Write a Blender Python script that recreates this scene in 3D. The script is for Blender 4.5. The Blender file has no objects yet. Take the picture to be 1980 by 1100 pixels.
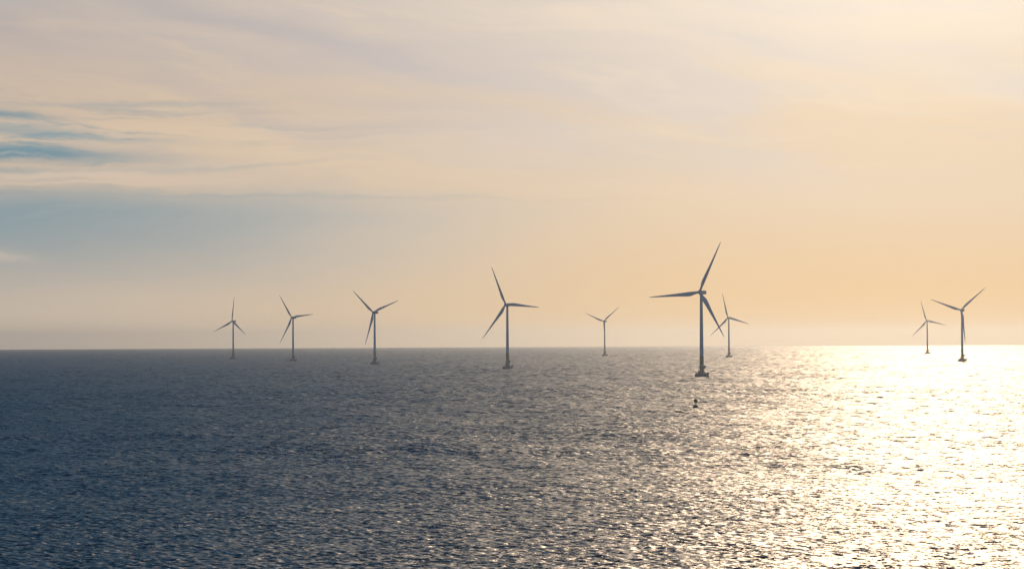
import bpy, bmesh, math, random
import numpy as np
from mathutils import Vector, Matrix, Euler

C = bpy.context.scene.collection
SC = bpy.context.scene
R_EARTH = 6.371e6
CAM_H = 31.0
F_PX = 4100.0            # focal length in pixels of the 1980 px wide photograph
SUN_AZ = math.radians(11.3)   # clockwise from +Y
SUN_EL = math.radians(17.0)

# ------------------------------------------------------------------ camera
cam_d = bpy.data.cameras.new("camera")
cam_d.sensor_width = 36.0
cam_d.lens = F_PX / 1980.0 * 36.0
cam_d.clip_start = 0.5
cam_d.clip_end = 90000.0
cam = bpy.data.objects.new("camera", cam_d)
C.objects.link(cam)
pitch = math.atan((658.4 - 550.0) / F_PX)
roll = -math.atan(9.0 / 1980.0)
cam.matrix_world = (Matrix.Translation((0, 0, CAM_H)) @
                    Matrix.Rotation(math.pi / 2 + pitch, 4, 'X') @
                    Matrix.Rotation(roll, 4, 'Z'))
SC.camera = cam

# ------------------------------------------------------------------ render / view
SC.view_settings.view_transform = 'Standard'
SC.view_settings.look = 'None'
SC.view_settings.exposure = 0.0
SC.view_settings.gamma = 1.0
SC.view_settings.use_curve_mapping = False
SC.render.engine = 'CYCLES'
cy = SC.cycles
cy.max_bounces = 4
cy.glossy_bounces = 2
cy.diffuse_bounces = 2
cy.transmission_bounces = 1
cy.volume_bounces = 1
cy.use_denoising = True
cy.denoiser = 'OPENIMAGEDENOISE'
cy.use_adaptive_sampling = False
cy.sample_clamp_direct = 2.2
cy.sample_clamp_indirect = 8.0

# ------------------------------------------------------------------ node helpers
class NT:
    def __init__(self, tree):
        self.t = tree
    def node(self, typ, **kw):
        n = self.t.nodes.new(typ)
        for k, v in kw.items():
            setattr(n, k, v)
        return n
    def put(self, sock, v):
        if isinstance(v, bpy.types.NodeSocket):
            self.t.links.new(v, sock)
        elif v is not None:
            sock.default_value = v
    def m(self, op, a, b=None, c=None, clamp=False):
        n = self.node('ShaderNodeMath', operation=op, use_clamp=clamp)
        self.put(n.inputs[0], a)
        if b is not None: self.put(n.inputs[1], b)
        if c is not None: self.put(n.inputs[2], c)
        return n.outputs[0]
    def vec(self, x, y, z=0.0):
        n = self.node('ShaderNodeCombineXYZ')
        self.put(n.inputs[0], x); self.put(n.inputs[1], y); self.put(n.inputs[2], z)
        return n.outputs[0]
    def vm(self, op, a, b=None, s=None):
        n = self.node('ShaderNodeVectorMath', operation=op)
        self.put(n.inputs[0], a)
        if b is not None: self.put(n.inputs[1], b)
        if s is not None: self.put(n.inputs['Scale'], s)
        return n.outputs['Value'] if op in ('DOT_PRODUCT', 'LENGTH') else n.outputs[0]
    def noise(self, v, scale=1.0, detail=3.0, rough=0.5, distortion=0.0, color=False):
        n = self.node('ShaderNodeTexNoise')
        self.put(n.inputs['Vector'], v)
        n.inputs['Scale'].default_value = scale
        n.inputs['Detail'].default_value = detail
        n.inputs['Roughness'].default_value = rough
        n.inputs['Distortion'].default_value = distortion
        return n.outputs['Color'] if color else n.outputs['Fac']
    def smooth(self, x, lo, hi, a=0.0, b=1.0):
        n = self.node('ShaderNodeMapRange', interpolation_type='SMOOTHSTEP')
        self.put(n.inputs['Value'], x)
        n.inputs['From Min'].default_value = lo; n.inputs['From Max'].default_value = hi
        n.inputs['To Min'].default_value = a; n.inputs['To Max'].default_value = b
        return n.outputs['Result']
    def mix(self, f, a, b):
        n = self.node('ShaderNodeMix', data_type='RGBA')
        self.put(n.inputs['Factor'], f)
        self.put(n.inputs[6], a); self.put(n.inputs[7], b)
        return n.outputs[2]
    def gauss(self, a, b, a0, b0, wa, wb, slope=0.0):
        """soft elliptical blob around (a0,b0), b axis sheared by slope"""
        da = self.m('SUBTRACT', a, a0)
        db = self.m('SUBTRACT', self.m('SUBTRACT', b, b0), self.m('MULTIPLY', da, slope))
        q = self.m('ADD', self.m('POWER', self.m('ABSOLUTE', self.m('DIVIDE', da, wa)), 2.0),
                   self.m('POWER', self.m('ABSOLUTE', self.m('DIVIDE', db, wb)), 2.0))
        return self.m('EXPONENT', self.m('MULTIPLY', q, -1.0))

def lin(r, g, b, k=1.0):
    f = lambda c: (c / 255 / 12.92 if c / 255 <= 0.04045 else ((c / 255 + 0.055) / 1.055) ** 2.4)
    return (f(r) * k, f(g) * k, f(b) * k, 1.0)

# ------------------------------------------------------------------ sky
WS = 0.10                       # background strength
world = bpy.data.worlds.new("World")
SC.world = world
world.use_nodes = True
w = NT(world.node_tree)
world.node_tree.nodes.clear()
out = w.node('ShaderNodeOutputWorld')
bg = w.node('ShaderNodeBackground')
bg.inputs['Strength'].default_value = WS
world.node_tree.links.new(bg.outputs[0], out.inputs[0])
sky = w.node('ShaderNodeTexSky', sky_type='NISHITA')
sky.sun_disc = False
sky.sun_elevation = SUN_EL
sky.sun_rotation = SUN_AZ
sky.altitude = 0
sky.air_density = 1.0
sky.dust_density = 0.6
sky.ozone_density = 2.0
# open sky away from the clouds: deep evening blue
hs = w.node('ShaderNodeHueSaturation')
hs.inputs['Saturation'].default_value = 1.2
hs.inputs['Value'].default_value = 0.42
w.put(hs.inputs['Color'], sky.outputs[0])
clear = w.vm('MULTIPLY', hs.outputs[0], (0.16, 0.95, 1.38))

tc = w.node('ShaderNodeTexCoord')
sep = w.node('ShaderNodeSeparateXYZ')
w.put(sep.inputs[0], tc.outputs['Generated'])
X, Y, Z = sep.outputs
az = w.m('ARCTAN2', X, Y)
el = w.m('ARCSINE', Z)
U = w.m('MULTIPLY', az, 4.1)        # +-1 across the photographed part of the sky
V = w.m('MULTIPLY', el, 4.1)        # 0 at the horizon, 0.66 at the photo's top
# gentle meander so that cloud edges are never straight
warp = w.noise(w.vec(w.m('MULTIPLY', U, 1.3), w.m('MULTIPLY', V, 5.0), 3.1), 1.6, 8.0, 0.6, color=True)
ws = w.node('ShaderNodeSeparateColor'); w.put(ws.inputs[0], warp)
U2 = w.m('ADD', U, w.m('MULTIPLY', w.m('SUBTRACT', ws.outputs[0], 0.5), 0.30))
V2 = w.m('ADD', V, w.m('MULTIPLY', w.m('SUBTRACT', ws.outputs[1], 0.5), 0.085))

def streak(ang, su, sv, seed, scale=1.0, detail=5.0, rough=0.55, dist=0.4):
    ca, sa = math.cos(ang), math.sin(ang)
    a = w.m('ADD', w.m('MULTIPLY', U2, ca * su), w.m('MULTIPLY', V2, -sa * su))
    b = w.m('ADD', w.m('MULTIPLY', U2, sa * sv), w.m('MULTIPLY', V2, ca * sv))
    return w.noise(w.vec(a, b, seed), scale, detail, rough, dist)

K = 1.0 / WS
leftright = w.smooth(U, -1.15, 0.75)
# bright veil of high cloud
top_col = w.mix(leftright, lin(188, 177, 171, K), lin(228, 214, 200, K))
low_col = w.mix(leftright, lin(212, 194, 174, K), lin(233, 192, 136, K))
mid_col = w.mix(leftright, lin(206, 185, 164, K), lin(226, 202, 174, K))
veil = w.mix(w.smooth(V, 0.02, 0.30), low_col, mid_col)
veil = w.mix(w.smooth(V, 0.40, 0.66), veil, top_col)
# peach / lavender streaking
s1 = streak(0.16, 1.1, 6.0, 1.7)
s2 = streak(0.22, 2.2, 13.0, 7.3, 1.0, 6.0, 0.6)
s3 = streak(0.02, 0.7, 9.0, 4.4)
lav = w.mix(leftright, lin(172, 165, 167, K), lin(213, 203, 198, K))
peach = w.mix(leftright, lin(226, 200, 170, K), lin(236, 217, 192, K))
up = w.smooth(V, 0.22, 0.42)
veil = w.mix(w.m('MULTIPLY', w.smooth(s1, 0.46, 0.68), w.m('MULTIPLY', up, 0.70)), veil, lav)
veil = w.mix(w.m('MULTIPLY', w.smooth(s2, 0.52, 0.72), w.m('MULTIPLY', up, 0.38)), veil, peach)
veil = w.mix(w.m('MULTIPLY', w.smooth(s3, 0.56, 0.40), w.m('MULTIPLY', up, 0.30)), veil, peach)
# long diagonal shade band at the upper left, patches at the top right
for (a0, b0, wa, wb, sl, k) in ((-0.45, 0.598, 0.33, 0.024, -0.24, 0.85),
                                (-0.15, 0.535, 0.22, 0.030, -0.20, 0.45),
                                (-0.97, 0.60, 0.10, 0.03, -0.1, 0.45),
                                (0.55, 0.555, 0.26, 0.033, -0.12, 0.50),
                                (0.97, 0.47, 0.13, 0.030, -0.2, 0.65),
                                (0.10, 0.655, 0.18, 0.018, 0.05, 0.55),
                                (-0.17, 0.45, 0.20, 0.022, -0.10, 0.40),
                                (0.20, 0.43, 0.40, 0.05, -0.10, 0.22)):
    g = w.gauss(U2, V2, a0, b0, wa, wb, sl)
    veil = w.mix(w.m('MULTIPLY', g, k), veil, lav)
# blue clearing at the left, under the veil
edge = w.m('ADD', V2, w.m('MULTIPLY', w.m('ADD', U, 0.99), 0.008))       # lower edge of the veil
below = w.m('MULTIPLY', w.smooth(edge, 0.318, 0.240), w.smooth(V2, 0.03, 0.27))
bl = w.smooth(U2, 0.45, -1.05)
grey = w.mix(w.smooth(U, -1.0, 0.1), lin(176, 170, 164, K), lin(208, 197, 184, K))
teal = lin(120, 152, 164, K)
veil = w.mix(w.m('MULTIPLY', below, w.smooth(U2, 0.35, -0.60)), veil, grey)
bl2 = w.m('MULTIPLY', w.m('POWER', bl, 1.7), w.m('MULTIPLY', below, 0.78))
veil = w.mix(bl2, veil, teal)
deep = lin(88, 136, 156, K)
for (a0, b0, wa, wb, sl, k, colr) in ((-0.97, 0.352, 0.26, 0.014, -0.01, 0.98, deep),
                                      (-1.02, 0.432, 0.13, 0.009, -0.05, 0.80, deep),
                                      (-1.00, 0.402, 0.14, 0.010, -0.05, 0.60, teal),
                                      (-0.80, 0.388, 0.16, 0.010, -0.03, 0.50, teal),
                                      (-0.75, 0.455, 0.22, 0.006, 0.03, 0.35, teal),
                                      (-0.68, 0.330, 0.25, 0.005, 0.04, 0.40, teal),
                                      (-0.98, 0.322, 0.12, 0.006, 0.00, 0.50, teal),
                                      (-0.50, 0.276, 0.45, 0.004, -0.010, 0.22, teal)):
    veil = w.mix(w.m('MULTIPLY', w.gauss(U2, V2, a0, b0, wa, wb, sl), k), veil, colr)
# torn wisps round the clearing
wz = w.gauss(U, V, -0.95, 0.375, 0.50, 0.085)
w1 = streak(0.03, 2.4, 26.0, 12.2, 1.0, 8.0, 0.62, 0.8)
w2 = streak(-0.05, 3.6, 34.0, 21.4, 1.0, 8.0, 0.62, 1.2)
veil = w.mix(w.m('MULTIPLY', wz, w.smooth(w1, 0.50, 0.68, 0.0, 0.75)), veil, teal)
veil = w.mix(w.m('MULTIPLY', wz, w.smooth(w2, 0.52, 0.70, 0.0, 0.60)), veil, lin(220, 198, 176, K))
w3 = streak(0.10, 1.6, 17.0, 33.0, 1.0, 8.0, 0.62, 0.9)
veil = w.mix(w.m('MULTIPLY', up, w.smooth(w3, 0.50, 0.72, 0.0, 0.22)), veil, lav)
for (a0, b0, wa, wb, sl, k) in ((-0.86, 0.318, 0.22, 0.007, 0.05, 0.75),
                                (-0.82, 0.303, 0.18, 0.004, 0.02, 0.55),
                                (-1.00, 0.178, 0.07, 0.014, -0.20, 0.80),
                                (-0.55, 0.345, 0.30, 0.012, 0.00, 0.25)):
    veil = w.mix(w.m('MULTIPLY', w.gauss(U2, V2, a0, b0, wa, wb, sl), k), veil, lin(216, 196, 176, K))
# aureole round the sun, which stands just above the photograph
sd = (math.sin(SUN_AZ) * math.cos(SUN_EL), math.cos(SUN_AZ) * math.cos(SUN_EL), math.sin(SUN_EL))
ca = w.vm('DOT_PRODUCT', tc.outputs['Generated'], sd)
ang = w.m('ARCCOSINE', w.m('MINIMUM', ca, 0.999999))
aur = w.m('EXPONENT', w.m('MULTIPLY', ang, -1.0 / math.radians(3.0)))
glow = w.vm('SCALE', (1.0 * K, 0.80 * K, 0.46 * K), s=w.m('MULTIPLY', w.m('ADD', w.m('MULTIPLY', aur, 1.9), w.m('MULTIPLY', w.m('EXPONENT', w.m('MULTIPLY', ang, -1.0 / math.radians(9.0))), 0.20)), 1.0))
# the veil covers the low sky on the sun's side; elsewhere broken cloud over blue
cov_az = w.smooth(w.m('ABSOLUTE', w.m('SUBTRACT', az, 0.15)), 1.5, 0.45)
cov_top = w.smooth(U, -1.3, 0.9, 0.18, 0.42)      # the veil thins out lower down on the left
cov_el = w.smooth(w.m('DIVIDE', el, cov_top), 1.25, 0.72)
far = w.noise(w.vec(w.m('MULTIPLY', X, 2.0), w.m('MULTIPLY', Y, 2.0), w.m('MULTIPLY', Z, 6.0)), 1.2, 5.0, 0.55)
brk = w.m('MULTIPLY', w.smooth(far, 0.52, 0.72), 0.35)
veil_f = w.m('MAXIMUM', w.m('MULTIPLY', cov_az, cov_el), w.m('MULTIPLY', brk, cov_az))
back_boost = w.smooth(w.m('ABSOLUTE', az), 1.2, 2.4, 1.0, 1.8)      # extra brightness added to the sky behind the camera, to light the turbines blue
clear = w.vm('SCALE', clear, s=back_boost)
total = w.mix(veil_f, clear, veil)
total = w.vm('ADD', total, glow)
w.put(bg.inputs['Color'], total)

# ------------------------------------------------------------------ sun
sl = bpy.data.lights.new("sun", 'SUN')
sl.energy = 2.0
sl.angle = math.radians(0.53)
sl.color = (1.0, 0.72, 0.47)
sun = bpy.data.objects.new("sun", sl)
C.objects.link(sun)
sun.rotation_euler = Vector(sd).to_track_quat('Z', 'Y').to_euler()
sun.location = Vector(sd) * 300

# ------------------------------------------------------------------ materials
def material(name, base, rough=0.5, metal=0.0, var=0.12, scale=0.6, spec=0.5, streaks=None):
    m = bpy.data.materials.new(name)
    m.use_nodes = True
    n = NT(m.node_tree)
    p = m.node_tree.nodes['Principled BSDF']
    g = n.node('ShaderNodeNewGeometry')
    ns = n.noise(g.outputs['Position'], scale, 5.0, 0.6)
    dark = tuple(c * (1 - var * 2) for c in base) + (1.0,)
    lite = tuple(min(1, c * (1 + var)) for c in base) + (1.0,)
    col = n.mix(n.smooth(ns, 0.3, 0.7), dark, lite)
    if streaks:
        tcn = n.node('ShaderNodeTexCoord')
        st = n.noise(n.vm('MULTIPLY', tcn.outputs['Object'], (2.2, 2.2, 0.12)), 1.0, 4.0, 0.6)
        col = n.mix(n.m('MULTIPLY', n.smooth(st, 0.55, 0.75), 0.5), col, streaks + (1.0,))
    n.put(p.inputs['Base Color'], col)
    n.put(p.inputs['Roughness'], n.smooth(ns, 0.2, 0.8, max(0.05, rough - 0.1), min(1, rough + 0.1)))
    p.inputs['Metallic'].default_value = metal
    p.inputs['Specular IOR Level'].default_value = spec
    return m

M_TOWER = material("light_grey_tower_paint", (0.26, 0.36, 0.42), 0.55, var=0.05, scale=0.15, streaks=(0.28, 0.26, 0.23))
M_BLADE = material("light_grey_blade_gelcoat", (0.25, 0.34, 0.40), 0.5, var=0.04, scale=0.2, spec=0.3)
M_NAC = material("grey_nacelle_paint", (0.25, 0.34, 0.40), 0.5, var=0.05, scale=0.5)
M_BAND = material("faded_yellow_paint", (0.26, 0.18, 0.07), 0.6, var=0.12, scale=0.7, streaks=(0.16, 0.09, 0.04))
M_CONC = material("weathered_concrete", (0.10, 0.12, 0.13), 0.85, var=0.25, scale=0.9, streaks=(0.08, 0.08, 0.07))
M_STEEL = material("galvanised_steel", (0.22, 0.22, 0.22), 0.5, 0.5, var=0.15)
M_DARK = material("dark_steel", (0.05, 0.055, 0.06), 0.5, 0.2, var=0.2)
M_YEL = material("buoy_yellow_paint", (0.08, 0.035, 0.01), 0.5, var=0.2, scale=3.0)
M_BLACK = material("buoy_black_paint", (0.025, 0.025, 0.03), 0.45, var=0.25, scale=3.0)
M_GREEN = material("buoy_green_paint", (0.02, 0.06, 0.05), 0.5, var=0.25, scale=3.0)

# ------------------------------------------------------------------ mesh helpers
def link(name, bm, mat, parent=None, smooth=True, ang=40):
    me = bpy.data.meshes.new(name)
    bmesh.ops.recalc_face_normals(bm, faces=bm.faces)
    if smooth:
        for f in bm.faces: f.smooth = True
        for e in bm.edges:
            if len(e.link_faces) == 2 and e.calc_face_angle(0) > math.radians(ang):
                e.smooth = False
    bm.to_mesh(me); bm.free()
    me.materials.append(mat)
    o = bpy.data.objects.new(name, me)
    C.objects.link(o)
    if parent: o.parent = parent
    return o

def lathe(bm, prof, n=24, off=(0, 0), phase=0.0):
    rings = []
    for r, z in prof:
        rings.append([bm.verts.new((off[0] + r * math.cos(2 * math.pi * k / n + phase),
                                    off[1] + r * math.sin(2 * math.pi * k / n + phase), z)) for k in range(n)])
    for a, b in zip(rings, rings[1:]):
        for k in range(n):
            bm.faces.new((a[k], a[(k + 1) % n], b[(k + 1) % n], b[k]))
    bm.faces.new(rings[0][::-1]); bm.faces.new(rings[-1])

def tube(bm, p, q, r, n=8, r2=None):
    p, q = Vector(p), Vector(q); d = (q - p).normalized()
    a = d.orthogonal().normalized(); b = d.cross(a)
    r2 = r if r2 is None else r2
    A, B = [], []
    for k in range(n):
        t = 2 * math.pi * k / n; o = a * math.cos(t) + b * math.sin(t)
        A.append(bm.verts.new(p + o * r)); B.append(bm.verts.new(q + o * r2))
    for k in range(n):
        bm.faces.new((A[k], A[(k + 1) % n], B[(k + 1) % n], B[k]))
    bm.faces.new(A[::-1]); bm.faces.new(B)

def box(bm, c, s, bevel=0.0):
    r = bmesh.ops.create_cube(bm, size=1.0, matrix=Matrix.Translation(c) @ Matrix.Diagonal((*s, 1)))
    if bevel:
        es = list({e for v in r['verts'] for e in v.link_edges})
        bmesh.ops.bevel(bm, geom=es, offset=bevel, segments=2, affect='EDGES', profile=0.6)

def loft(bm, rings, cap=True):
    vs = [[bm.verts.new(p) for p in ring] for ring in rings]
    n = len(vs[0])
    for a, b in zip(vs, vs[1:]):
        for k in range(n):
            bm.faces.new((a[k], a[(k + 1) % n], b[(k + 1) % n], b[k]))
    if cap:
        bm.faces.new(vs[0][::-1]); bm.faces.new(vs[-1])

def rounded_ring(y, w_, h0, h1, rr, n=5):
    """rounded rectangle in the x/z plane at y"""
    pts = []
    for cx, cz, a0 in ((w_ / 2 - rr, h1 - rr, 0), (-w_ / 2 + rr, h1 - rr, 90), (-w_ / 2 + rr, h0 + rr, 180), (w_ / 2 - rr, h0 + rr, 270)):
        for k in range(n):
            a = math.radians(a0 + 90 * k / (n - 1))
            pts.append((cx + rr * math.cos(a), y, cz + rr * math.sin(a)))
    return pts

# ------------------------------------------------------------------ the sea: one curved sheet with real waves
WIND = math.radians(33.0)    # the wind blows away from the camera and to the right
wx, wy = math.sin(WIND), math.cos(WIND)
DR = 0.0009

def band_tile(lam, seed, n=512, per=8.0):
    """height tile of waves near wavelength lam; n samples, per samples a wave"""
    rg = np.random.default_rng(seed)
    L = n * lam / per
    k = np.fft.fftfreq(n, d=L / n) * 2 * np.pi
    kx, ky = np.meshgrid(k, k, indexing='ij')       # axis 0 = along the wind
    kk = np.hypot(kx, ky) + 1e-9
    k0 = 2 * np.pi / lam
    amp = np.exp(-(np.log(kk / k0) / 0.34) ** 2) / kk ** 1.5
    amp *= (0.45 + (kx / kk) ** 2) ** 1.0
    amp[0, 0] = 0
    sp = np.fft.fft2(rg.standard_normal((n, n))) * amp
    h = np.real(np.fft.ifft2(sp))
    sx = np.real(np.fft.ifft2(1j * kx * sp)); sy = np.real(np.fft.ifft2(1j * ky * sp))
    h /= math.sqrt((sx ** 2 + sy ** 2).mean())      # unit rms slope
    return h, L / n

def sample(tile, step, a, b):
    n = tile.shape[0]
    fa, fb = a / step, b / step
    ia, ib = np.floor(fa).astype(np.int64), np.floor(fb).astype(np.int64)
    ta, tb = fa - ia, fb - ib
    i0, i1, j0, j1 = ia % n, (ia + 1) % n, ib % n, (ib + 1) % n
    return ((tile[i0, j0] * (1 - tb) + tile[i0, j1] * tb) * (1 - ta) +
            (tile[i1, j0] * (1 - tb) + tile[i1, j1] * tb) * ta)

def build_sea():
    fine = np.arange(math.radians(-15.5), math.radians(15.5), 0.00075)
    coarse_r = np.linspace(math.radians(15.6), math.radians(180), 40) 
    th = np.concatenate([-coarse_r[::-1][1:], fine, coarse_r])        # -180 excluded, +180 included
    near = np.linspace(4, 255, 12)
    nr = int(math.log(20600 / 262.0) / DR)
    rr = 262.0 * np.exp(np.arange(nr) * DR)
    r = np.concatenate([near, rr, [20900, 21500]])
    T, Rr = np.meshgrid(th, r)
    x = (Rr * np.sin(T)).ravel(); y = (Rr * np.cos(T)).ravel(); rf = Rr.ravel()
    z = -(rf ** 2) / (2 * R_EARTH)
    a = x * wx + y * wy; b = -x * wy + y * wx
    inside = ((np.abs(T) < math.radians(16.5)) & (Rr > 261) & (Rr < 20650)).ravel().astype(float)
    total = np.zeros_like(z)
    lams = [1.7, 3.1, 5.6, 10.5, 19.0, 35.0, 66.0, 122.0]
    base = [0.150, 0.075, 0.024, 0.010, 0, 0, 0, 0]
    dr = rf * DR
    S_TOT = 0.160
    def window(l):          # 1 where the grid resolves the band
        return np.clip((l / dr - 2.6) / 2.2, 0, 1)
    left = np.zeros_like(z)
    comps = []
    used2 = np.zeros_like(z)
    for l, s in zip(lams, base):
        wgt = window(l) * s
        comps.append(wgt); used2 += wgt ** 2
    # where the short bands drop out, longer ones carry the slope the grid still resolves
    s_tot = S_TOT - 0.040 * np.clip((rf - 900) / 1800, 0, 1)
    need = np.sqrt(np.clip(s_tot ** 2 - used2, 0, None))
    for k, l in enumerate(lams):
        wn = window(l) * (1 - (window(lams[k - 1]) if k else 0) * 0.85)
        comps[k] = np.sqrt(comps[k] ** 2 + (need * wn) ** 2)
    damp = 1.0 - 0.65 * np.clip((rf - 5000) / 12000, 0, 1)
    for k, l in enumerate(lams):
        tile, st = band_tile(l, 11 + k)
        sel = (comps[k] > 1e-4) & (inside > 0)
        hgt = sample(tile, st, a[sel] + 37.3 * k, b[sel] - 91.7 * k)
        total[sel] += hgt * comps[k][sel] * damp[sel]
    z += total * inside
    nt, nr_ = len(th), len(r)
    idx = np.arange(nt * nr_).reshape(nr_, nt)
    q = np.stack([idx[:-1, :-1], idx[:-1, 1:], idx[1:, 1:], idx[1:, :-1]], -1).reshape(-1, 4)
    wrap = np.stack([idx[:-1, -1], idx[:-1, 0], idx[1:, 0], idx[1:, -1]], -1)
    q = np.concatenate([q, wrap])[:, ::-1]
    cen = len(x)
    co = np.stack([x, y, z], 1)
    co = np.concatenate([co, [[0, 0, 0]]])
    tri = np.stack([idx[0, :], np.roll(idx[0, :], -1), np.full(nt, cen)], 1)[:, ::-1]
    me = bpy.data.meshes.new("sea")
    nl = q.size + tri.size
    me.vertices.add(len(co)); me.vertices.foreach_set("co", co.astype(np.float32).ravel())
    me.loops.add(nl)
    me.loops.foreach_set("vertex_index", np.concatenate([q.ravel(), tri.ravel()]).astype(np.int32))
    me.polygons.add(len(q) + len(tri))
    starts = np.concatenate([np.arange(len(q)) * 4, len(q) * 4 + np.arange(len(tri)) * 3]).astype(np.int32)
    me.polygons.foreach_set("loop_start", starts)
    me.polygons.foreach_set("use_smooth", np.ones(len(q) + len(tri), dtype=bool))
    me.update(calc_edges=True)
    o = bpy.data.objects.new("sea", me)
    C.objects.link(o)
    o['kind'] = 'structure'
    return o

def sea_material():
    m = bpy.data.materials.new("sea_water")
    m.use_nodes = True
    n = NT(m.node_tree)
    p = m.node_tree.nodes['Principled BSDF']
    g = n.node('ShaderNodeNewGeometry')
    pos = g.outputs['Position']
    A = n.vm('DOT_PRODUCT', pos, (wx, wy, 0)); B = n.vm('DOT_PRODUCT', pos, (-wy, wx, 0))
    W = n.vec(A, n.m('MULTIPLY', B, 0.55), 0.0)
    gust = n.noise(n.vec(n.m('MULTIPLY', A, 0.55), B, 0.0), 0.012, 4.0, 0.6)
    gk = n.smooth(gust, 0.3, 0.7, 0.82, 1.15)
    tot = None
    for sc_, k in ((0.16, 0.40), (0.55, 0.90), (1.6, 1.30), (4.5, 1.20)):
        c = n.noise(n.vm('ADD', W, (sc_ * 31.0, sc_ * 17.0, 5.0 * sc_)), sc_, 2.0, 0.55, color=True)
        v = n.vm('SCALE', n.vm('SUBTRACT', c, (0.5, 0.5, 0.5)), s=k)
        tot = v if tot is None else n.vm('ADD', tot, v)
    tot = n.vm('SCALE', tot, s=gk)
    s3 = n.node('ShaderNodeSeparateXYZ'); n.put(s3.inputs[0], tot)
    a_, b_ = s3.outputs[0], n.m('MULTIPLY', s3.outputs[1], 0.8)
    # back from the wind frame to world axes
    vx = n.m('SUBTRACT', n.m('MULTIPLY', a_, wx), n.m('MULTIPLY', b_, wy))
    vy = n.m('ADD', n.m('MULTIPLY', a_, wy), n.m('MULTIPLY', b_, wx))
    N = n.vm('NORMALIZE', n.vm('ADD', g.outputs['Normal'], n.vec(vx, vy, 0.0)))
    m.node_tree.nodes.remove(p)
    # rough-water Fresnel: the facets one sees are tilted towards the eye by about the wave slope
    cosv = n.m('MAXIMUM', n.vm('DOT_PRODUCT', N, g.outputs['Incoming']), 0.0)
    ceff = n.m('SQRT', n.m('ADD', n.m('MULTIPLY', cosv, cosv), 0.065))
    F = n.m('MULTIPLY_ADD', n.m('POWER', n.m('SUBTRACT', 1.0, ceff, clamp=True), 5.0), 0.98, 0.02)
    gl = n.node('ShaderNodeBsdfAnisotropic', distribution='BECKMANN')
    n.put(gl.inputs['Color'], (1, 1, 1, 1)); n.put(gl.inputs['Roughness'], 0.36); n.put(gl.inputs['Normal'], N)
    df = n.node('ShaderNodeBsdfDiffuse')
    n.put(df.inputs['Color'], (0.003, 0.058, 0.078, 1))
    mx = n.node('ShaderNodeMixShader')
    n.put(mx.inputs[0], F)
    # steep short wavelets scatter a weak, much wider part of the light
    g2 = n.node('ShaderNodeBsdfAnisotropic', distribution='BECKMANN')
    n.put(g2.inputs['Color'], (1, 1, 1, 1)); n.put(g2.inputs['Roughness'], 0.64); n.put(g2.inputs['Normal'], N)
    mg = n.node('ShaderNodeMixShader')
    n.put(mg.inputs[0], 0.52)
    m.node_tree.links.new(gl.outputs[0], mg.inputs[1]); m.node_tree.links.new(g2.outputs[0], mg.inputs[2])
    m.node_tree.links.new(df.outputs[0], mx.inputs[1]); m.node_tree.links.new(mg.outputs[0], mx.inputs[2])
    m.node_tree.links.new(mx.outputs[0], m.node_tree.nodes['Material Output'].inputs['Surface'])
    return m

sea = build_sea()
sea.data.materials.append(sea_material())

# ------------------------------------------------------------------ wind turbine
HUB_H = 71.0
ROT_R = 46.5
def tag(o, label=None, cat=None, group=None, kind=None):
    for k, v in (('label', label), ('category', cat), ('group', group), ('kind', kind)):
        if v: o[k] = v

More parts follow.
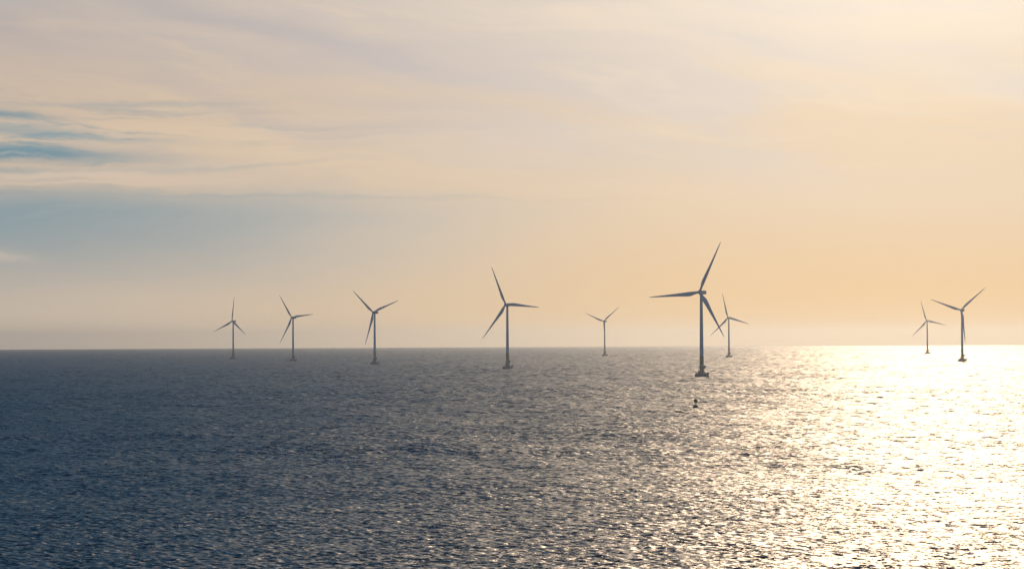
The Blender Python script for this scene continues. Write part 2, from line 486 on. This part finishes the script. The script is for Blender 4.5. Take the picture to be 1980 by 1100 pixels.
def make_turbine():
    root = bpy.data.objects.new("wind_turbine", None)
    root.empty_display_size = 5
    C.objects.link(root)
    unyaw = math.radians(33.0)
    # concrete foundation: broad eight-sided shoe, sloping deck and round shaft
    bm = bmesh.new()
    lathe(bm, [(5.0, -6), (6.3, -0.4), (6.35, 0.9), (5.75, 2.5), (5.35, 3.0), (4.2, 3.25), (2.6, 4.1), (2.15, 4.6)], 8, phase=math.radians(22.5))
    f = link("foundation", bm, M_CONC, root, ang=20); f.rotation_euler.z = unyaw
    bm = bmesh.new()
    box(bm, (5.3, -0.6, 3.2), (1.5, 3.6, 1.3), 0.1)
    e = link("mooring_block", bm, M_CONC, f)
    bm = bmesh.new()
    lathe(bm, [(1.95, 4.5), (1.78, 5.6), (1.74, 9.2)], 28)
    link("shaft", bm, M_CONC, f)
    # deck railing round the shoe
    bm = bmesh.new()
    pts = [(5.25 * math.cos(t), 5.25 * math.sin(t)) for t in [math.radians(22.5 + 45 * k) for k in range(8)]]
    for k in range(8):
        (x0, y0), (x1, y1) = pts[k], pts[(k + 1) % 8]
        if k == 6: continue
        for q in range(3):
            t = q / 3; X_, Y_ = x0 + (x1 - x0) * t, y0 + (y1 - y0) * t
            tube(bm, (X_, Y_, 2.95), (X_, Y_, 4.15), 0.045, 6)
        for zz in (3.55, 4.15):
            tube(bm, (x0, y0, zz), (x1, y1, zz), 0.04, 6)
    d = link("deck_railing", bm, M_STEEL, root); d.rotation_euler.z = unyaw
    # access platform with its posts, railing, switch box and davit
    bm = bmesh.new()
    lathe(bm, [(1.80, 7.0), (2.7, 7.0), (2.7, 7.2), (1.80, 7.2)], 24)
    for k in range(5):
        t = math.radians(-72 + 72 * k + 30)
        tube(bm, (3.0 * math.cos(t), 3.0 * math.sin(t), 3.4), (2.55 * math.cos(t), 2.55 * math.sin(t), 7.0), 0.13, 8)
    pf = link("access_platform", bm, M_STEEL, root); pf.rotation_euler.z = unyaw
    bm = bmesh.new()
    N = 14
    for k in range(N):
        t = 2 * math.pi * k / N; u = 2 * math.pi * (k + 1) / N
        p0 = (2.62 * math.cos(t), 2.62 * math.sin(t)); p1 = (2.62 * math.cos(u), 2.62 * math.sin(u))
        tube(bm, (*p0, 7.2), (*p0, 8.3), 0.04, 6)
        for zz in (7.75, 8.3): tube(bm, (*p0, zz), (*p1, zz), 0.035, 6)
    link("platform_railing", bm, M_STEEL, pf)
    bm = bmesh.new()
    box(bm, (2.55, -0.5, 8.35), (1.5, 1.7, 2.3), 0.08)
    box(bm, (2.55, -0.5, 9.58), (1.65, 1.85, 0.12), 0.03)
    link("switch_cabinet", bm, M_STEEL, pf)
    bm = bmesh.new()
    tube(bm, (-2.4, -0.8, 7.2), (-2.4, -0.8, 9.1), 0.10, 8)
    tube(bm, (-2.4, -0.8, 9.1), (-3.5, -1.5, 9.5), 0.08, 8)
    tube(bm, (-3.5, -1.5, 9.5), (-3.5, -1.5, 8.6), 0.03, 6)
    link("davit_crane", bm, M_BAND, pf)
    bm = bmesh.new()                           # boat landing ladder
    for s in (-0.3, 0.3):
        tube(bm, (-3.3, -4.95 + s, -1), (-2.75, -0.6 + s, 7.0), 0.07, 8)
    for k in range(18):
        t = k / 17; tube(bm, (-3.3 + .55 * t, -5.25 + 4.35 * t, -1 + 8 * t), (-3.3 + .55 * t, -4.65 + 4.35 * t, -1 + 8 * t), 0.03, 6)
    lad = link("ladder", bm, M_BAND, root); lad.rotation_euler.z = unyaw
    bm = bmesh.new()
    box(bm, (-2.4, 0.5, 5.5), (0.9, 1.0, 0.9), 0.06)
    tube(bm, (-2.4, 0.5, 3.3), (-2.4, 0.5, 5.1), 0.14, 8)
    sb = link("fog_signal", bm, M_STEEL, root); sb.rotation_euler.z = unyaw
    # tower
    bm = bmesh.new()
    prof = []
    z0, z1 = 9.2, HUB_H - 1.75
    for k in range(13):
        t = k / 12
        prof.append((1.74 + (1.18 - 1.74) * t ** 0.9, z0 + (z1 - z0) * t))
    lathe(bm, prof, 36)
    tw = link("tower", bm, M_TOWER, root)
    for zz, rad in ((31.0, 1.585), (52.0, 1.375)):      # bolted flange rings
        bm = bmesh.new()
        lathe(bm, [(rad, zz), (rad + 0.05, zz + 0.02), (rad + 0.05, zz + 0.22), (rad - 0.01, zz + 0.24)], 36)
        link("flange_ring", bm, M_TOWER, tw)
    bm = bmesh.new()
    lathe(bm, [(1.765, 9.9), (1.77, 9.95), (1.71, 17.6), (1.70, 17.65)], 36)
    link("yellow_tower_band", bm, M_BAND, root)
    bm = bmesh.new()
    box(bm, (0, -1.76, 8.3), (0.9, 0.12, 2.1), 0.04)
    dr_ = link("door", bm, M_DARK, root); dr_.rotation_euler.z = unyaw + 0.9
    # nacelle
    bm = bmesh.new()
    secs = [(-1.75, 2.3, -1.25, 1.25, 0.9), (-1.35, 3.0, -1.55, 1.55, 0.8), (0.5, 3.35, -1.65, 1.75, 0.55), (3.5, 3.4, -1.6, 1.8, 0.5),
            (6.1, 3.3, -1.35, 1.8, 0.5), (6.6, 3.0, -1.1, 1.65, 0.45), (6.75, 2.6, -0.9, 1.45, 0.4)]
    loft(bm, [rounded_ring(*s) for s in secs])
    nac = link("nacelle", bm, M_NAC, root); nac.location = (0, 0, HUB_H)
    bm = bmesh.new()
    lathe(bm, [(1.25, -2.3), (1.55, -2.1), (1.55, -1.55)], 28)
    yb = link("yaw_bearing", bm, M_NAC, nac)
    bm = bmesh.new()
    tube(bm, (0.6, 5.9, 1.7), (0.6, 5.9, 3.1), 0.06, 8); tube(bm, (0.35, 5.9, 3.1), (0.85, 5.9, 3.1), 0.05, 6)
    link("wind_vane", bm, M_DARK, nac)
    bm = bmesh.new()
    tube(bm, (-0.6, 5.9, 1.7), (-0.6, 5.9, 2.82), 0.06, 8); lathe(bm, [(0.14, 2.8), (0.16, 2.95), (0.06, 3.05)], 10, off=(-0.6, 5.9))
    link("wind_gauge", bm, M_DARK, nac)
    # hub with rounded spinner, its axis along -Y
    bm = bmesh.new()
    prof = [(0.02, -2.15), (0.6, -2.0), (1.1, -1.6), (1.42, -1.0), (1.55, -0.2), (1.55, 0.7), (1.35, 1.3)]
    n = 28
    rings = [[(r_ * math.cos(2 * math.pi * k / n), y_, r_ * math.sin(2 * math.pi * k / n)) for k in range(n)] for r_, y_ in prof]
    loft(bm, rings)
    tilt = math.radians(-6.0)
    hubpos = Vector((0, -3.2, HUB_H + 0.2))
    hub = link("rotor_hub", bm, M_NAC, root); hub.location = hubpos; hub.rotation_euler = (tilt, 0, 0)
    # blade pointing to +Z; leading edge to +X (it turns clockwise seen from the front)
    bm = bmesh.new()
    cone = math.radians(2.5)
    st = [(1.2, 1.9, 1.9, 0.50, 0), (2.6, 1.9, 1.85, 0.50, 2), (4.5, 2.3, 1.45, 0.42, 14), (7.0, 3.1, 1.0, 0.34, 15), (9.5, 3.45, 0.75, 0.31, 13),
          (13, 3.15, 0.58, 0.30, 10), (18, 2.6, 0.44, 0.30, 7), (24, 2.05, 0.32, 0.30, 5), (30, 1.6, 0.23, 0.30, 3), (36, 1.2, 0.16, 0.30, 2),
          (41, 0.88, 0.11, 0.30, 1), (44.5, 0.58, 0.07, 0.32, 0), (46.0, 0.30, 0.04, 0.36, 0), (46.5, 0.08, 0.02, 0.4, 0)]
    rings = []
    NB = 20
    for z_, ch, th_, lead, tw_ in st:
        ch *= 1.10
        ring = []
        pit = math.radians(tw_)
        bend = -math.tan(cone) * z_ - 0.9 * (z_ / 46.5) ** 2.5
        circ = max(0.0, min(1.0, (6.0 - z_) / 4.5))
        for k in range(NB):
            t = 2 * math.pi * k / NB
            cx = math.cos(t)
            xx = (cx * 0.5 + 0.5)                # 0 trailing .. 1 leading
            foil = math.sqrt(max(0.0, 1 - xx)) * xx ** 1.1 * 2.5 if 0 < xx < 1 else 0
            foil = min(1.0, foil)
            rnd = abs(math.sin(t))
            ty = (rnd * circ + foil * (1 - circ)) * math.copysign(1, math.sin(t)) * th_ / 2
            lx = (xx - 1 + lead) * ch
            ring.append((lx * math.cos(pit) - ty * math.sin(pit), bend + lx * math.sin(pit) * -1 + ty * math.cos(pit), z_))
        rings.append(ring)
    loft(bm, rings)
    blades = []
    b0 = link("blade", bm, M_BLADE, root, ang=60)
    blades.append(b0)
    for k in (1, 2):
        b = b0.copy(); C.objects.link(b); b.parent = root; blades.append(b)
    for b in blades: b.location = hubpos
    return root

def set_rotor(root, phase):
    k = 0
    for ch in root.children:
        if ch.name.split('.')[0] == 'blade':
            m = Matrix.Rotation(math.radians(-6.0), 4, 'X') @ Matrix.Rotation(math.radians(phase + 120 * k), 4, 'Y')
            ch.rotation_euler = m.to_euler(); k += 1

def copy_tree(o, parent=None):
    c = o.copy(); C.objects.link(c)
    if parent: c.parent = parent
    for ch in list(o.children): copy_tree(ch, c)
    return c

def place(xpx, ypx, dist):
    """ground position of something whose foot is seen at pixel (xpx, ypx), dist metres away"""
    d = Vector((xpx - 990.0, -(ypx - 550.0), -F_PX))
    d = cam.matrix_world.to_3x3() @ d
    s = dist / math.hypot(d.x, d.y)
    return Vector((d.x * s, d.y * s, -dist ** 2 / (2 * R_EARTH)))

# foot x, foot y, size in px from water to hub, rotor phase, label
TURB = [
    (450.9, 692, 72.0, 4.7, "leftmost wind turbine, dark blue and small, one blade straight up"),
    (566.7, 696, 83.6, -35.6, "dark blue wind turbine, second from the left, one blade level to the right"),
    (724.6, 703, 99.9, -49.3, "dark blue wind turbine, third from the left, two blades in a V"),
    (981.4, 712, 124.2, -24.9, "tall slate blue wind turbine in the middle with its right blade drooping slightly"),
    (1169.3, 687, 66.8, -68.5, "pale hazy wind turbine in the middle, its blades and tower making a Y"),
    (1356.9, 727, 162.2, 25.3, "largest and nearest wind turbine, dark, with one long blade pointing left"),
    (1409.6, 690, 76.2, -14.8, "pale hazy wind turbine just behind and right of the largest one"),
    (1793.3, 683, 62.4, -17.5, "palest and smallest wind turbine, above the sun glitter, one blade up and left"),
    (1860.8, 697, 96.6, -70.7, "rightmost wind turbine, greyish, with a blade pointing straight down along its tower"),
]
proto = make_turbine()
order = sorted(range(len(TURB)), key=lambda i: -TURB[i][2])
for j, i in enumerate(order):
    fx, fy, s, ph, lab = TURB[i]
    t = proto if j == 0 else copy_tree(proto)
    t.location = place(fx, fy, HUB_H * F_PX / s)
    t.rotation_euler.z = math.radians(-33.0)
    set_rotor(t, ph)
    tag(t, lab, "wind turbine", "offshore wind turbines")

# ------------------------------------------------------------------ buoys
def foot_dist(x, y):
    y0 = 658.4 - (x - 990) * 9.0 / 1980
    return CAM_H * F_PX / (y - y0)

root = bpy.data.objects.new("navigation_buoy", None); C.objects.link(root)
root.location = place(1344.8, 788.3, foot_dist(1344.8, 788.3))
bm = bmesh.new()
lathe(bm, [(0.7, -0.8), (1.10, -0.3), (1.13, 0.45), (1.0, 0.95), (0.72, 1.2), (0.35, 1.3)], 24)
fl = link("float_body", bm, M_BLACK, root)
bm = bmesh.new()
lathe(bm, [(1.11, 0.1), (1.20, 0.15), (1.20, 0.33), (1.11, 0.38)], 24)
link("fender_ring", bm, M_DARK, fl)
bm = bmesh.new()
for k in range(4):
    a = math.radians(45 + 90 * k)
    tube(bm, (0.45 * math.cos(a), 0.45 * math.sin(a), 1.1), (0.24 * math.cos(a), 0.24 * math.sin(a), 2.4), 0.06, 8)
for zz, q in ((1.35, 0.37), (1.85, 0.29)):
    for k in range(4):
        a, b = math.radians(45 + 90 * k), math.radians(135 + 90 * k)
        tube(bm, (q * math.cos(a), q * math.sin(a), zz), (q * math.cos(b), q * math.sin(b), zz), 0.03, 6)
link("mast_frame", bm, M_BLACK, root)
bm = bmesh.new()
lathe(bm, [(0.62, 2.38), (0.72, 2.42), (0.72, 3.62), (0.66, 3.68), (0.2, 3.72)], 20)
tm = link("topmark", bm, M_YEL, root)
bm = bmesh.new()
lathe(bm, [(0.10, 3.70), (0.13, 3.74), (0.13, 3.92), (0.04, 4.0)], 12)
link("lantern", bm, M_DARK, root)
root.rotation_euler = (0.02, 0.03, 0.2)
root.scale = (1.12, 1.12, 1.12)
tag(root, "dark navigation buoy with a square brown topmark floating in front of the largest turbine", "buoy")

def spar(x, y, hgt, wid, label):
    r = bpy.data.objects.new("spar_buoy", None); C.objects.link(r)
    r.location = place(x, y, foot_dist(x, y))
    b = bmesh.new()
    lathe(b, [(wid * 0.45, -0.8), (wid * 0.5, 0.2), (wid * 0.48, hgt * 0.22), (wid * 0.26, hgt * 0.34), (wid * 0.2, hgt * 0.78), (wid * 0.1, hgt * 0.82)], 16)
    link("float_body", b, M_GREEN, r)
    b = bmesh.new()
    lathe(b, [(wid * 0.08, hgt * 0.80), (wid * 0.34, hgt * 0.83), (0.02, hgt)], 16)
    link("topmark", b, M_BLACK, r)
    r.rotation_euler = (0.0, 0.04, 0.0)
    tag(r, label, "buoy", "far spar buoys on the left")
spar(290.9, 714.5, 4.2, 2.0, "small dark spar buoy on the left, the nearer one, left of all the turbines")
spar(39.8, 697.4, 4.6, 1.7, "tiny dark spar buoy at the far left edge just below the horizon")

# ------------------------------------------------------------------ haze
bm = bmesh.new()
HB = 21900.0
z0, z1 = -(21500.0 ** 2) / (2 * R_EARTH) - 2.0, 130.0
box(bm, (0, 0, (z0 + z1) / 2), (2 * HB, 2 * HB, z1 - z0))
me = bpy.data.meshes.new("haze"); bm.to_mesh(me); bm.free()
hz = bpy.data.objects.new("haze", me); C.objects.link(hz)
hz['kind'] = 'stuff'
mh = bpy.data.materials.new("pale_haze"); mh.use_nodes = True
mh.node_tree.nodes.clear()
ho = mh.node_tree.nodes.new('ShaderNodeOutputMaterial')
hp = mh.node_tree.nodes.new('ShaderNodeVolumePrincipled')
hp.inputs['Color'].default_value = (0.45, 0.505, 0.575, 1)
hp.inputs['Density'].default_value = 6.0e-5
hp.inputs['Anisotropy'].default_value = 0.80
mh.node_tree.links.new(hp.outputs[0], ho.inputs['Volume'])
me.materials.append(mh)
mh.cycles.volume_sampling = 'DISTANCE'
mh.cycles.homogeneous_volume = True
